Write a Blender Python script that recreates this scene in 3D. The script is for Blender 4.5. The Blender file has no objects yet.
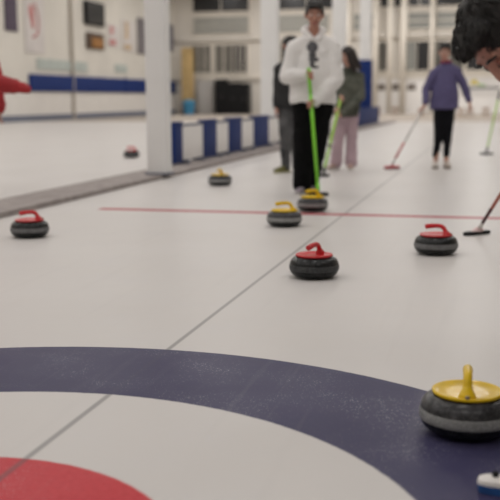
import bpy, bmesh, math, random
from mathutils import Vector as V, Matrix as M, noise
from mathutils.bvhtree import BVHTree
random.seed(7)
PI = math.pi
SC = bpy.context.scene
COL = SC.collection

# ------------------------------------------------------------------ camera
# sheet frame: origin = tee, +Y down the sheet towards the hog line, metres
FPX, PITCH, ROLL, YAW = 969.379, .1545, -.0049, .2460
CAM = V((1.2361, -1.7389, .9869))
RZ = M.Rotation(YAW, 3, 'Z')
cd = bpy.data.cameras.new('camera'); cam = bpy.data.objects.new('camera', cd); COL.objects.link(cam)
cam.location = CAM
cam.rotation_euler = (M.Rotation(YAW, 4, 'Z') @ M.Rotation(PI/2 - PITCH, 4, 'X') @ M.Rotation(ROLL, 4, 'Z')).to_euler()
cd.sensor_width = 36; cd.lens = FPX*36/500
cd.dof.use_dof = True; cd.dof.focus_distance = 3.9; cd.dof.aperture_fstop = cd.lens/1000/.028
cd.clip_end = 300
SC.camera = cam

def ray(u, v):
    x, y = (u-250)/FPX, (250-v)/FPX
    c, s = math.cos(ROLL), math.sin(ROLL)
    x, y = c*x - s*y, s*x + c*y
    return RZ @ V((x, math.cos(PITCH)+y*math.sin(PITCH), -math.sin(PITCH)+y*math.cos(PITCH)))
FW = RZ @ V((0, 1, 0)); RT = RZ @ V((1, 0, 0)); UP = V((0, 0, 1))
def stand(base, u, v, d=0):
    """the point of an upright plane through base that faces the camera; d metres nearer"""
    r = ray(u, v); t = ((V(base)-CAM).dot(FW) - d)/r.dot(FW)
    return CAM + r*t

# ------------------------------------------------------------------ materials
MATS = {}
class NT:
    def __init__(s, name):
        s.m = bpy.data.materials.new(name); s.m.use_nodes = True
        s.t = s.m.node_tree; s.b = s.t.nodes['Principled BSDF']
    def n(s, kind, **kw):
        nd = s.t.nodes.new(kind)
        for k, v in kw.items(): setattr(nd, k, v)
        return nd
    def l(s, a, b): s.t.links.new(a, b)
    def math(s, op, a, b=None, clamp=False):
        nd = s.n('ShaderNodeMath', operation=op); nd.use_clamp = clamp
        for i, x in enumerate((a, b)):
            if x is None: continue
            if isinstance(x, (int, float)): nd.inputs[i].default_value = x
            else: s.l(x, nd.inputs[i])
        return nd.outputs[0]
    def mix(s, f, a, b):
        nd = s.n('ShaderNodeMix', data_type='RGBA')
        for sock, x in ((nd.inputs[0], f), (nd.inputs[6], a), (nd.inputs[7], b)):
            if isinstance(x, (int, float)): sock.default_value = x
            elif isinstance(x, tuple): sock.default_value = (*x[:3], 1)
            else: s.l(x, sock)
        return nd.outputs[2]
    def noise(s, scale, detail=3, vec=None, rough=.5):
        nd = s.n('ShaderNodeTexNoise'); nd.inputs['Scale'].default_value = scale
        nd.inputs['Detail'].default_value = detail; nd.inputs['Roughness'].default_value = rough
        if vec is not None: s.l(vec, nd.inputs['Vector'])
        return nd.outputs[0]
    def ramp(s, x, lo, hi):
        nd = s.n('ShaderNodeMapRange'); nd.inputs[1].default_value = lo; nd.inputs[2].default_value = hi
        s.l(x, nd.inputs[0]); return nd.outputs[0]
    def bump(s, h, strength=.2, dist=.01):
        nd = s.n('ShaderNodeBump'); nd.inputs['Strength'].default_value = strength
        nd.inputs['Distance'].default_value = dist; s.l(h, nd.inputs['Height']); s.l(nd.outputs[0], s.b.inputs['Normal'])

def srgb(*c):
    return tuple(((x/255)/12.92 if x <= 10 else ((x/255+.055)/1.055)**2.4) for x in c)

def mat(name, col, rough=.6, var=.12, scale=20, bump=0, metal=0, spec=.5, col2=None, coat=0):
    if name in MATS: return MATS[name]
    k = NT(name)
    tc = k.n('ShaderNodeTexCoord').outputs['Object']
    nz = k.noise(scale, 4, tc)
    c2 = col2 or tuple(x*(1-var) for x in col)
    k.l(k.mix(k.ramp(nz, .35, .65), col, c2), k.b.inputs['Base Color'])
    k.b.inputs['Roughness'].default_value = rough
    k.b.inputs['Metallic'].default_value = metal
    k.b.inputs['Specular IOR Level'].default_value = spec
    if coat: k.b.inputs['Coat Weight'].default_value = coat; k.b.inputs['Coat Roughness'].default_value = .12
    if bump: k.bump(k.noise(scale*6, 3, tc), bump)
    MATS[name] = k.m
    return k.m

def glass_mat(name, col, rough=.15):
    return mat(name, col, rough, .2, .6, spec=.5)

def ice_mat(name, house):
    k = NT(name)
    tc = k.n('ShaderNodeTexCoord').outputs['Object']
    sep = k.n('ShaderNodeSeparateXYZ'); k.l(tc, sep.inputs[0]); X, Y = sep.outputs[0], sep.outputs[1]
    cloud = k.noise(.9, 4, tc); fine = k.noise(60, 2, tc)
    ice = k.mix(k.ramp(cloud, .3, .7), (.615, .590, .570), (.645, .622, .606))
    c = ice
    if house:
        wob = k.math('MULTIPLY', k.math('SUBTRACT', k.noise(25, 2, tc), .5), .006)
        R = k.math('ADD', k.math('SQRT', k.math('ADD', k.math('MULTIPLY', X, X), k.math('MULTIPLY', Y, Y))), wob)
        def band(v, lo, hi, e=.004):
            a = k.n('ShaderNodeMapRange'); a.inputs[1].default_value = lo-e; a.inputs[2].default_value = lo+e; k.l(v, a.inputs[0])
            b = k.n('ShaderNodeMapRange'); b.inputs[1].default_value = hi-e; b.inputs[2].default_value = hi+e
            b.inputs[3].default_value = 1; b.inputs[4].default_value = 0; k.l(v, b.inputs[0])
            return k.math('MULTIPLY', a.outputs[0], b.outputs[0])
        blue = k.mix(k.ramp(cloud, .35, .7), (.041, .038, .092), (.056, .052, .112))
        red = k.mix(k.ramp(fine, .3, .7), (.50, .040, .052), (.56, .055, .068))
        c = k.mix(band(R, 1.22, 1.83), c, blue)
        c = k.mix(band(R, .15, .61), c, red)
        # scattered frost flecks, thicker in drifts
        vo = k.n('ShaderNodeTexVoronoi'); vo.inputs['Scale'].default_value = 120; k.l(tc, vo.inputs['Vector'])
        drift = k.ramp(k.noise(3.5, 3, tc), .40, .68)
        size = k.math('ADD', .14, k.math('MULTIPLY', drift, .16))
        fleck = k.math('LESS_THAN', vo.outputs['Distance'], size)
        pick = k.math('GREATER_THAN', k.noise(55, 1, tc), .47)
        fl = k.math('MULTIPLY', k.math('MULTIPLY', fleck, pick), k.math('ADD', .10, k.math('MULTIPLY', drift, .34)))
        c = k.mix(fl, c, (.62, .62, .66))
        c = k.mix(k.math('MULTIPLY', drift, .04), c, (.45, .45, .5))
        cen = k.math('MULTIPLY', band(k.math('ABSOLUTE', X), -1, .010, .005), k.math('SUBTRACT', .55, k.math('MULTIPLY', band(R, 1.22, 1.83), .45)))
        c = k.mix(cen, c, (.10, .095, .105))
        inside = k.math('LESS_THAN', k.math('ABSOLUTE', X), 2.25)
        tee = k.math('MULTIPLY', k.math('MULTIPLY', band(Y, -.009, .009, .003), inside), .6)
        c = k.mix(tee, c, (.10, .095, .105))
        hog = k.math('MULTIPLY', k.math('MULTIPLY', band(Y, HOG-.075, HOG+.075, .01), inside), .95)
        c = k.mix(hog, c, (.40, .035, .055))
        # pebble wear: faint long scratches
        mp = k.n('ShaderNodeMapping'); mp.inputs['Scale'].default_value = (6, .25, 1); k.l(tc, mp.inputs['Vector'])
        c = k.mix(k.math('MULTIPLY', k.ramp(k.noise(2, 4, mp.outputs[0]), .58, .75), .10), c, (.45, .43, .43))
    k.l(c, k.b.inputs['Base Color'])
    k.b.inputs['Roughness'].default_value = .34
    k.b.inputs['Specular IOR Level'].default_value = .05
    k.bump(k.noise(90, 2, tc), .10, .002)
    return k.m
HOG = 6.50

def granite_mat(name, dark, light, rough):
    k = NT(name)
    tc = k.n('ShaderNodeTexCoord').outputs['Object']
    c = k.mix(k.ramp(k.noise(38, 4, tc, .7), .40, .64), dark, light)
    vo = k.n('ShaderNodeTexVoronoi'); vo.inputs['Scale'].default_value = 190; k.l(tc, vo.inputs['Vector'])
    c = k.mix(k.math('MULTIPLY', k.math('LESS_THAN', vo.outputs['Distance'], .26), .40), c, tuple(min(1, x*2.4+.03) for x in light))
    k.l(c, k.b.inputs['Base Color'])
    k.b.inputs['Roughness'].default_value = rough
    k.b.inputs['Specular IOR Level'].default_value = .3
    k.bump(k.noise(150, 3, tc), .12, .001)
    return k.m

# ------------------------------------------------------------------ mesh helpers
def add_hull(bm, balls, seg=14):
    """convex hull over (centre, (rx,ry,rz), rot3x3 or None)"""
    vs = []
    for c, r, rot in balls:
        if isinstance(r, (int, float)): r = (r, r, r)
        for i in range(seg//2+1):
            th = PI*i/(seg//2)
            for j in range(seg if 0 < i < seg//2 else 1):
                ph = 2*PI*j/seg
                p = V((r[0]*math.sin(th)*math.cos(ph), r[1]*math.sin(th)*math.sin(ph), r[2]*math.cos(th)))
                if rot is not None: p = rot @ p
                vs.append(bm.verts.new(V(c)+p))
    res = bmesh.ops.convex_hull(bm, input=vs)
    junk = [g for g in res['geom_interior'] if isinstance(g, bmesh.types.BMVert) and g.is_valid]
    junk += [g for g in res['geom_unused'] if isinstance(g, bmesh.types.BMVert) and g.is_valid]
    bmesh.ops.delete(bm, geom=list(set(junk)), context='VERTS')
def cap(bm, a, b, r0, r1, seg=12): add_hull(bm, [(a, r0, None), (b, r1, None)], seg)
def chain(bm, pts, rads, seg=12):
    for i in range(len(pts)-1): cap(bm, pts[i], pts[i+1], rads[i], rads[i+1], seg)

def add_box(bm, x0, x1, y0, y1, z0, z1, bev=0, rot=None, at=None):
    b = bmesh.new()
    bmesh.ops.create_cube(b, size=1)
    for v in b.verts:
        v.co = V(((x0+x1)/2+v.co.x*(x1-x0), (y0+y1)/2+v.co.y*(y1-y0), (z0+z1)/2+v.co.z*(z1-z0)))
    if bev: bmesh.ops.bevel(b, geom=b.edges[:], offset=bev, segments=2, affect='EDGES', profile=.7)
    if rot is not None: bmesh.ops.transform(b, matrix=rot.to_4x4(), verts=b.verts)
    if at is not None: bmesh.ops.translate(b, vec=V(at), verts=b.verts)
    me = bpy.data.meshes.new('t'); b.to_mesh(me); b.free(); bm.from_mesh(me); bpy.data.meshes.remove(me)

def add_lathe(bm, prof, seg=48):
    rows = []
    for r, z in prof:
        if r < 1e-6: rows.append([bm.verts.new((0, 0, z))])
        else: rows.append([bm.verts.new((r*math.cos(2*PI*j/seg), r*math.sin(2*PI*j/seg), z)) for j in range(seg)])
    for a, b in zip(rows, rows[1:]):
        for j in range(seg):
            k = (j+1) % seg
            if len(a) == 1 and len(b) == 1: continue
            if len(a) == 1: bm.faces.new((a[0], b[k], b[j]))
            elif len(b) == 1: bm.faces.new((a[j], a[k], b[0]))
            else: bm.faces.new((a[j], a[k], b[k], b[j]))

def add_tube(bm, pts, rads, seg=12, flat=1.0):
    pts = [V(p) for p in pts]; rows = []; side = None
    for i, p in enumerate(pts):
        d = (pts[min(i+1, len(pts)-1)] - pts[max(i-1, 0)]).normalized()
        if side is None: side = d.cross(UP if abs(d.z) < .9 else V((0, 1, 0))).normalized()
        side = (side - d*side.dot(d)).normalized(); up = side.cross(d)
        r = rads[i] if isinstance(rads, (list, tuple)) else rads
        rows.append([bm.verts.new(p + side*(r*math.cos(2*PI*j/seg)) + up*(r*flat*math.sin(2*PI*j/seg))) for j in range(seg)])
    for a, b in zip(rows, rows[1:]):
        for j in range(seg): bm.faces.new((a[j], a[(j+1) % seg], b[(j+1) % seg], b[j]))
    bm.faces.new(rows[0]); bm.faces.new(rows[-1])

def smooth_path(pts, n=6):
    P = [V(p) for p in pts]; P = [2*P[0]-P[1]] + P + [2*P[-1]-P[-2]]; out = []
    for i in range(1, len(P)-2):
        for j in range(n):
            t = j/n
            out.append(.5*((2*P[i])+(P[i+1]-P[i-1])*t+(2*P[i-1]-5*P[i]+4*P[i+1]-P[i+2])*t*t+(3*P[i]-P[i-1]-3*P[i+1]+P[i+2])*t**3))
    out.append(P[-2]); return out

def obj(name, bm, m, parent=None, org=None, smooth=True, angle=None):
    if isinstance(bm, bmesh.types.BMesh):
        bmesh.ops.recalc_face_normals(bm, faces=bm.faces)
        me = bpy.data.meshes.new(name); bm.to_mesh(me); bm.free()
    else: me = bm; me.name = name
    if org is not None: me.transform(M.Translation(-V(org)))
    me.materials.clear(); me.materials.append(m)
    if smooth:
        me.shade_smooth()
        if angle: me.set_sharp_from_angle(angle=math.radians(angle))
    o = bpy.data.objects.new(name, me); COL.objects.link(o)
    if parent: o.parent = parent
    return o
def tag(o, label, cat, group=None):
    o['label'] = label; o['category'] = cat
    if group: o['group'] = group
    return o
def thing(name, label, cat, loc=(0, 0, 0), rz=0, group=None):
    o = bpy.data.objects.new(name, None); COL.objects.link(o); o.empty_display_size = .1
    o.location = loc; o.rotation_euler = (0, 0, rz); return tag(o, label, cat, group)
def struct(name, bm, m, parent=None, smooth=False):
    o = obj(name, bm, m, parent, smooth=smooth)
    if not parent: o['kind'] = 'structure'
    return o
def box(*a, **k):
    bm = bmesh.new(); add_box(bm, *a, **k); return bm
def dup(root, loc, rz, label):
    r = root.copy(); COL.objects.link(r); r.location = loc; r.rotation_euler = (0, 0, rz); r['label'] = label
    for ch in list(root.children):
        c = ch.copy(); COL.objects.link(c); c.parent = r
        for g in ch.children:
            d = g.copy(); COL.objects.link(d); d.parent = c
    return r

def solidify(bm, voxel, it=3, fold=0, fscale=6, seed=0):
    """fuse overlapping closed shapes of bm into one continuous surface"""
    me = bpy.data.meshes.new('raw'); bmesh.ops.recalc_face_normals(bm, faces=bm.faces); bm.to_mesh(me); bm.free()
    o = bpy.data.objects.new('raw', me); COL.objects.link(o)
    r = o.modifiers.new('r', 'REMESH'); r.mode = 'VOXEL'; r.voxel_size = voxel
    s = o.modifiers.new('s', 'SMOOTH'); s.factor = .5; s.iterations = it
    dg = bpy.context.evaluated_depsgraph_get()
    out = bpy.data.meshes.new_from_object(o.evaluated_get(dg))
    bpy.data.objects.remove(o); bpy.data.meshes.remove(me)
    if fold:
        ns = [v.normal.copy() for v in out.vertices]
        for v, n in zip(out.vertices, ns):
            p = v.co; q = V((p.x*fscale, p.y*fscale, p.z*fscale*1.6+seed*7.3))
            v.co = p + n*(fold*(noise.noise(q) + .5*noise.noise(q*2.3)))
    return out

# ------------------------------------------------------------------ the hall
M_ice = ice_mat('painted curling ice', True); M_ice2 = ice_mat('plain rink ice', False)
M_conc = mat('tan carpet', (.42, .37, .32), .9, .15, 3)
M_div = mat('grey brown divider carpet', (.36, .32, .305), .85, .25, 8, .3)
M_wall = mat('cream painted wall', (.70, .67, .61), .7, .08, .5)
M_wallb = mat('pale greige wall', (.70, .66, .60), .7, .08, .4)
M_white = mat('white board', (.90, .88, .86), .55, .06, 1.2)
M_steel = mat('off white painted steel', (.88, .875, .865), .5, .04, 2)
M_cream = mat('cream painted pipe', (.74, .69, .61), .5, .06, 2)
M_blue = mat('blue vinyl padding', (.011, .032, .16), .6, .15, 5, .1, spec=.2)
M_bluegrey = mat('blue grey kick plate', (.15, .165, .22), .6, .12, 1)
M_dark = mat('dark glass', (.018, .018, .020), .3, .3, .5)
M_pale = mat('pale green grey glass', (.29, .295, .275), .35, .14, .5)
M_mid = mat('dim interior glass', (.16, .15, .13), .35, .45, .45)
M_black = mat('black plastic', (.009, .009, .010), .45, .2, 30, spec=.2)

o = struct('ice_floor', box(-2.79, 7.2, -9, 40, -.06, 0), M_ice)
o = struct('ice_floor', box(-20, -3.36, -9, 40, -.06, 0), M_ice2)
struct('floor', box(-20.2, 12.2, -10.2, 62.2, -.2, -.062), M_conc)
struct('floor', box(-20, 12, 40, 62, -.06, -.005), M_conc)
struct('floor', box(7.2, 12, -10, 40, -.06, 0), M_conc)
struct('floor', box(-20, 7.2, -10, -9, -.06, 0), M_conc)
struct('trim_1', box(-3.36, -2.79, -9, 40, -.06, .05, bev=.015), M_div)
struct('wall_left', box(-20.3, -20, -10, 62, -.06, 8.4), M_wall)
struct('wall_right', box(12, 12.3, -10, 62, -.06, 8.4), M_wall)
struct('wall_back', box(-20.3, 12.3, 62, 62.3, -.06, 8.4), M_wallb)
struct('wall_front', box(-20.3, 12.3, -10.3, -10, -.06, 8.4), M_wall)
struct('ceiling', box(-20.3, 12.3, -10.3, 62.3, 8.4, 8.6), mat('white ceiling', (.7, .68, .65), .8, .05, 1))
struct('baseboard_left', box(-20, -19.9, -9, 62, 0, .29, bev=.02), M_bluegrey)
bm = bmesh.new(); add_box(bm, -20, -19.96, -9, 62, .29, 1.35)
struct('trim_2', bm, mat('off white wainscot', (.74, .71, .67), .6, .05, 1))
bm = bmesh.new(); add_tube(bm, [(-19.9, 45.2, 0), (-19.9, 45.2, 8.3)], .09, 12); struct('trim_3', bm, mat('grey beige pipe', (.45, .40, .34), .5))
bm = bmesh.new(); add_box(bm, -20, -19.86, 40.4, 61.9, 1.40, 2.2, bev=.05)
for y in (45.2, 52.6): add_box(bm, -19.92, -19.84, y-.12, y+.12, 1.38, 2.24, bev=.02)
tag(obj('wall_pad', bm, M_blue, angle=40), 'long blue padded strip fixed along the cream left wall', 'wall pad')

# steel posts standing in the divider line
def post(y, w, d, label, x=-3.07):
    t = thing('steel_post', label, 'post', (x, y, .05), 0, 'white posts along the divider')
    obj('shaft', box(-w/2, w/2, -d/2, d/2, 0, 8.3, bev=.02), M_steel, t, angle=30)
    obj('base_plate', box(-w/2-.025, w/2+.025, -d/2-.025, d/2+.025, 0, .025, bev=.006), M_bluegrey, t, angle=30)
    return t
POSTS = [(9.93, .26, .22, -2.87, 'nearest white steel post, its foot in the divider beside the ice'),
         (19.15, .36, .3, -3.54, 'second white steel post, behind the last of the row of blue and white boards'),
         (28.6, .42, .34, -3.50, 'third white steel post, behind the person in the olive jacket'),
         (35.0, .40, .36, -3.52, 'fourth white steel post wrapped low down in blue padding')]
for y, w, d, x, lab in POSTS: p4 = post(y, w, d, lab, x)
obj('blue_padding', box(-.25, .25, -.25, .25, .3, 2.35, bev=.05), M_blue, p4, angle=40)

# barrier boards on the divider, blue pads between white boards
segs = [(11.45, 11.80, 'b'), (11.83, 12.83, 'w'), (12.86, 13.60, 'b'), (13.63, 14.33, 'w'), (14.36, 15.24, 'b'),
        (15.27, 16.12, 'w'), (16.15, 17.40, 'b'), (17.43, 18.8, 'w'), (18.83, 20.4, 'b'), (20.43, 22.4, 'w'), (22.43, 24.6, 'b'),
        (24.63, 27, 'w'), (27.03, 30.2, 'w'), (30.4, 36.6, 'b')]
ordn = ['first', 'second', 'third', 'fourth', 'fifth', 'sixth', 'seventh']
nb = nw = 0
bgroup = 'rink side boards on the divider'
for y0, y1, k in segs:
    blue = k == 'b'
    x0, x1 = (-3.255, -3.165) if blue else (-3.25, -3.17)
    z1 = .64 if blue else .60
    if blue: lab = ('long blue padded board at the far end of the divider, below the padded post' if y1 > 36 else '%s blue padded board along the divider counting away from the nearest white post' % ordn[nb])
    else: lab = '%s white rink board along the divider counting away from the nearest white post' % ordn[nw]
    if blue: nb += 1
    else: nw += 1
    t = thing('rink_board', lab, 'rink board', ((x0+x1)/2, (y0+y1)/2, .05), 0, bgroup)
    hx, hy = (x1-x0)/2, (y1-y0)/2
    obj('pad' if blue else 'panel', box(-hx, hx, -hy, hy, .02 if blue else .06, z1-.05, bev=.025 if blue else .008), M_blue if blue else M_white, t, angle=40)
    obj('top_rail', box(-hx-.01, hx+.01, -hy, hy, z1-.05, z1-.02, bev=.006), M_blue if blue else M_bluegrey, t, angle=40)
    if not blue:
        for s in (-1, 1): obj('foot', box(-.10, .10, s*(hy-.12)-.04, s*(hy-.12)+.04, 0, .06, bev=.008), M_bluegrey, t, angle=40)

# ---- back wall: bands, glazing and pipes
wn = [0]
def window(x0, x1, z0, z1, m, mull=0, bars=0, y=62, fr=M_cream):
    wn[0] += 1
    bm = bmesh.new(); w = .07
    add_box(bm, x0-w, x0, y-.14, y, z0-w, z1+w); add_box(bm, x1, x1+w, y-.14, y, z0-w, z1+w)
    add_box(bm, x0, x1, y-.14, y, z0-w, z0); add_box(bm, x0, x1, y-.14, y, z1, z1+w)
    for i in range(mull):
        xm = x0+(x1-x0)*(i+1)/(mull+1); add_box(bm, xm-.03, xm+.03, y-.12, y, z0, z1)
    for i in range(bars):
        zm = z0+(z1-z0)*(i+1)/(bars+1); add_box(bm, x0, x1, y-.11, y, zm-.03, zm+.03)
    o = struct('window_%d' % wn[0], bm, fr)
    obj('pane', box(x0, x1, y-.06, y-.03, z0, z1), m, o, smooth=False)
for x0, x1, mu in ((-18.6, -14.75, 1), (-13.2, -8.55, 1), (-6.1, -5.6, 0), (-5.2, -4.75, 0), (-4.3, -2.95, 1), (-2.55, 1.6, 1), (2, 6, 1)):
    window(x0, x1, 6.75, 8.1, M_dark, mu)
for x0, x1, mu, bars in ((-18.6, -14.75, 0, 2), (-13.2, -9.4, 0, 2), (-7.8, -6.4, 1, 1), (-4.3, -2.95, 0, 1), (-2.55, 1.6, 2, 1), (2, 6, 3, 1)):
    window(x0, x1, 5.35, 6.35, M_pale, mu, bars)
for x0, x1, m, mu in ((-18.7, -17.4, M_mid, 2), (-17.1, -15.9, M_mid, 1), (-15.8, -14.9, M_dark, 2), (-12.6, -9.2, M_mid, 5), (-6.15, -5.55, M_mid, 0),
                      (-4.4, -3.75, M_pale, 0), (-3.7, -2.95, M_dark, 0), (-2.6, -.8, M_mid, 1), (-.6, 2.2, M_dark, 2), (3, 6, M_mid, 3)):
    window(x0, x1, 2.75, 4.55, m, mu)
struct('trim_4', box(-19.9, 11.9, 61.75, 62, 4.85, 5.1), M_wallb)
struct('trim_5', box(-19.9, 11.9, 61.8, 62, 2.3, 2.5), M_cream)
struct('trim_6', box(-13.2, 11.9, 61.9, 62, -.05, 2.3), M_white)
for i, (x, r) in enumerate(((-6.3, .16), (-5.4, .15), (-4.55, .20), (-2.75, .12), (-8.1, .2))):
    bm = bmesh.new(); add_tube(bm, [(x, 61.4, 0), (x, 61.4, 8.35)], r, 14); struct('trim_%d' % (7+i), bm, M_cream, smooth=True)

# ---- things by the left wall and the far end
def wall_sheet(name, label, cat, y0, y1, z0, z1, m, th=.03, group=None):
    return tag(obj(name, box(-19.99+.0, -19.99+th, y0, y1, z0, z1, bev=.006), m, smooth=False), label, cat, group)
M_paper = mat('pale poster paper', (.66, .62, .60), .7, .1, 1)
M_redprint = mat('faded red print', (.62, .25, .24), .7, .3, 3)
M_purple = mat('grey purple cloth', (.10, .075, .11), .85, .25, 3)
M_teal = mat('pale teal paint', (.47, .52, .49), .6, .12, 2)
t = wall_sheet('hanging_banner', 'dark grey purple banner hung high on the wall at the left edge', 'banner', 38.3, 39.45, 4.05, 6.3, M_purple, .06)
bm = bmesh.new(); add_tube(bm, [(-19.9, 38.1, 6.32), (-19.9, 39.65, 6.32)], .04, 8); obj('rod', bm, M_black, t)
t = thing('wall_poster', 'pale poster with a red figure beside the dark purple banner', 'poster', (-19.98, 41.2, 3.2), 0)
obj('sheet', box(0, .03, -1.0, 1.0, 0, 2.7, bev=.005), M_paper, t, smooth=False)
bm = bmesh.new(); add_hull(bm, [((.04, -.35, 1.9), (.015, .28, .3), None), ((.04, -.2, 1.3), (.015, .18, .2), None)])
add_tube(bm, smooth_path([(.04, .0, 2.3), (.04, .35, 1.6), (.04, .2, .9), (.04, -.3, .7)]), .05, 6)
obj('red_print', bm, M_redprint, t)
t = thing('wall_screen', 'black screen high on the cream wall above the orange plaque', 'screen', (-19.98, 48.2, 4.95), 0)
obj('casing', box(0, .18, -1.25, 1.25, 0, 1.22, bev=.03), M_black, t, angle=40)
obj('display', box(.18, .19, -1.12, 1.12, .1, 1.12), M_dark, t, smooth=False)
t = thing('wall_plaque', 'orange brown plaque on the cream wall under the black screen', 'plaque', (-19.98, 48.3, 3.7), 0)
obj('board', box(0, .10, -1.15, 1.2, 0, .85, bev=.02), mat('dark walnut', (.10, .055, .03), .5, .4, 4), t, angle=40)
obj('emblem', box(.10, .14, -.55, .95, .08, .6, bev=.03), mat('orange brown wood', (.42, .19, .045), .5, .35, 4), t, angle=40)
for y0, y1, z0, z1, lab, rz in ((50.2, 52.0, 3.95, 5.2, 'pale wall poster with a red strip, next to the orange plaque', 4.05), (52.4, 54.5, 3.8, 5.6, 'larger pale wall poster between the red striped poster and the grey banner', 3.9)):
    t = thing('wall_poster', lab, 'poster', (-19.98, (y0+y1)/2, z0), 0)
    h = (y1-y0)/2
    obj('sheet', box(0, .03, -h, h, 0, z1-z0, bev=.005), M_paper, t, smooth=False)
    bm = bmesh.new(); add_box(bm, .03, .04, -h*.8, h*.3, .1, .4); add_box(bm, .03, .04, -h*.6, -h*.1, .7, z1-z0-.1)
    obj('red_print' if rz > 4 else 'ochre_print', bm, M_redprint if rz > 4 else mat('faded ochre print', (.60, .45, .28), .7, .2, 3), t, smooth=False)
wall_sheet('hanging_banner', 'narrow grey banner on the cream wall just left of the nearest post', 'banner', 54.9, 56.5, 3.75, 5.9, mat('grey cloth', (.20, .18, .19), .85, .2, 3), .06)
wall_sheet('hanging_banner', 'narrow grey banner at the wall corner just right of the nearest post', 'banner', 60.3, 61.7, 4.2, 5.9, mat('slate cloth', (.19, .18, .21), .85, .2, 3), .06)
wall_sheet('wall_sign', 'long pale teal strip sign above the blue wall pad', 'sign', 41.3, 47.2, 2.45, 2.95, M_teal, .05)
wall_sheet('wall_sign', 'small pale teal sign above the blue wall pad near the nearest post', 'sign', 51.2, 53.0, 2.55, 3.0, M_teal, .05)

t = thing('roll_up_banner', 'tall ochre banner stand at the far wall right of the nearest post', 'banner', (-18.8, 61.2, -.005), 0)
obj('cloth', box(-.42, .42, -.03, .03, .9, 4.4, bev=.01), mat('ochre cloth', (.62, .44, .20), .8, .3, 2), t, smooth=False)
obj('lower_panel', box(-.44, .44, -.04, .04, .15, .9, bev=.01), mat('brown cloth', (.27, .11, .05), .8, .3, 2), t, smooth=False)
obj('stand', box(-.5, .5, -.25, .25, 0, .15, bev=.03), M_black, t, angle=40)
t = thing('waste_bin', 'cyan blue bin standing below the ochre banner', 'bin', (-18.35, 59.9, -.005), 0)
bm = bmesh.new(); add_lathe(bm, [(0, 0), (.34, 0), (.42, .75), (.40, .75), (.33, .04), (0, .04)], 24); obj('tub', bm, mat('cyan plastic', (.05, .24, .42), .45), t, angle=40)
bm = bmesh.new(); add_lathe(bm, [(0, .98), (.2, .96), (.44, .82), (.44, .75), (0, .75)], 24); obj('lid', bm, mat('cyan plastic lid', (.06, .30, .50), .45), t, angle=40)
t = thing('storage_box', 'pale grey storage cupboard left of the black lockers at the far end', 'cupboard', (-17.5, 61.3, -.005), 0)
obj('body', box(-.5, .5, -.35, .35, 0, 2.2, bev=.02), mat('light grey laminate', (.50, .48, .46), .5, .1, 1), t, angle=40)
for s in (-1, 1): obj('door', box(s*.25-.23, s*.25+.23, -.375, -.35, .1, 2.1, bev=.008), mat('light grey door', (.44, .42, .40), .5, .1, 1), t, angle=40)
M_greyh = mat('dark grey handle', (.06, .06, .06), .4)
def locker(x, w, h, lab):
    t = thing('equipment_locker', lab, 'locker', (x, 60.9, -.005), 0, 'black lockers at the far end')
    obj('body', box(-w/2, w/2, -.4, .4, 0, h, bev=.03), M_black, t, angle=40)
    for s in (-1, 1):
        d = obj('door', box(s*w/4-w/4+.03, s*w/4+w/4-.03, -.43, -.4, .12, h-.1, bev=.01), mat('charcoal door', (.013, .013, .014), .6, spec=.15), t, angle=40)
        obj('handle', box(s*.09-.015, s*.09+.015, -.47, -.43, h*.45, h*.55, bev=.005), M_greyh, d, angle=40)
locker(-16.35, .75, 2.3, 'left black locker of the three at the far end, beside the pale cupboard')
locker(-15.5, .9, 2.05, 'middle black locker of the three standing at the far end')
locker(-14.75, .6, 2.0, 'right black locker of the three at the far end, next to the second post')

# signs on the pale back wall
for x, lab in ((-5.95, 'small dark plate on the pale back wall right of the blue padded post'), (-5.0, 'middle small dark plate on the pale back wall, between two others'), (-4.0, 'small dark plate on the pale back wall nearest the person in purple')):
    t = thing('door_plate', lab, 'plate', (x, 61.865, 1.5), 0, 'dark plates on the back wall')
    obj('plate', box(-.27, .27, 0, .04, 0, .42, bev=.01), mat('grey brown plate', (.20, .17, .15), .6), t, angle=40)
    for s in (-1, 1): obj('screw', box(s*.2-.02, s*.2+.02, -.01, 0, .19, .23), M_steel, t, smooth=False)
t = thing('wall_banner', 'white banner with a yellow green mark and a dark line on the back wall', 'banner', (.25, 61.865, 1.1), 0)
obj('cloth', box(-1.35, 1.35, 0, .04, 0, 1.2, bev=.01), mat('white banner cloth', (.74, .72, .70), .7, .05, 1), t, smooth=False)
bm = bmesh.new()
for i in range(15): add_box(bm, -1.1+i*.155, -1.0+i*.155, -.02, 0, .42, .42+.14+.05*random.random())
obj('dark_lettering', bm, mat('dark print', (.06, .07, .08), .7), t, smooth=False)
bm = bmesh.new()
for i in range(5):
    a = i*PI/4
    add_hull(bm, [((-.35+.16*math.cos(a), -.02, .78+.16*math.sin(a)), (.1, .015, .1), None)])
obj('yellow_mark', bm, mat('yellow print', (.65, .52, .06), .7), t)
obj('green_mark', box(-.15, .35, -.02, 0, .64, .74, bev=.005), mat('green print', (.20, .42, .10), .7), t, smooth=False)

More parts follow.
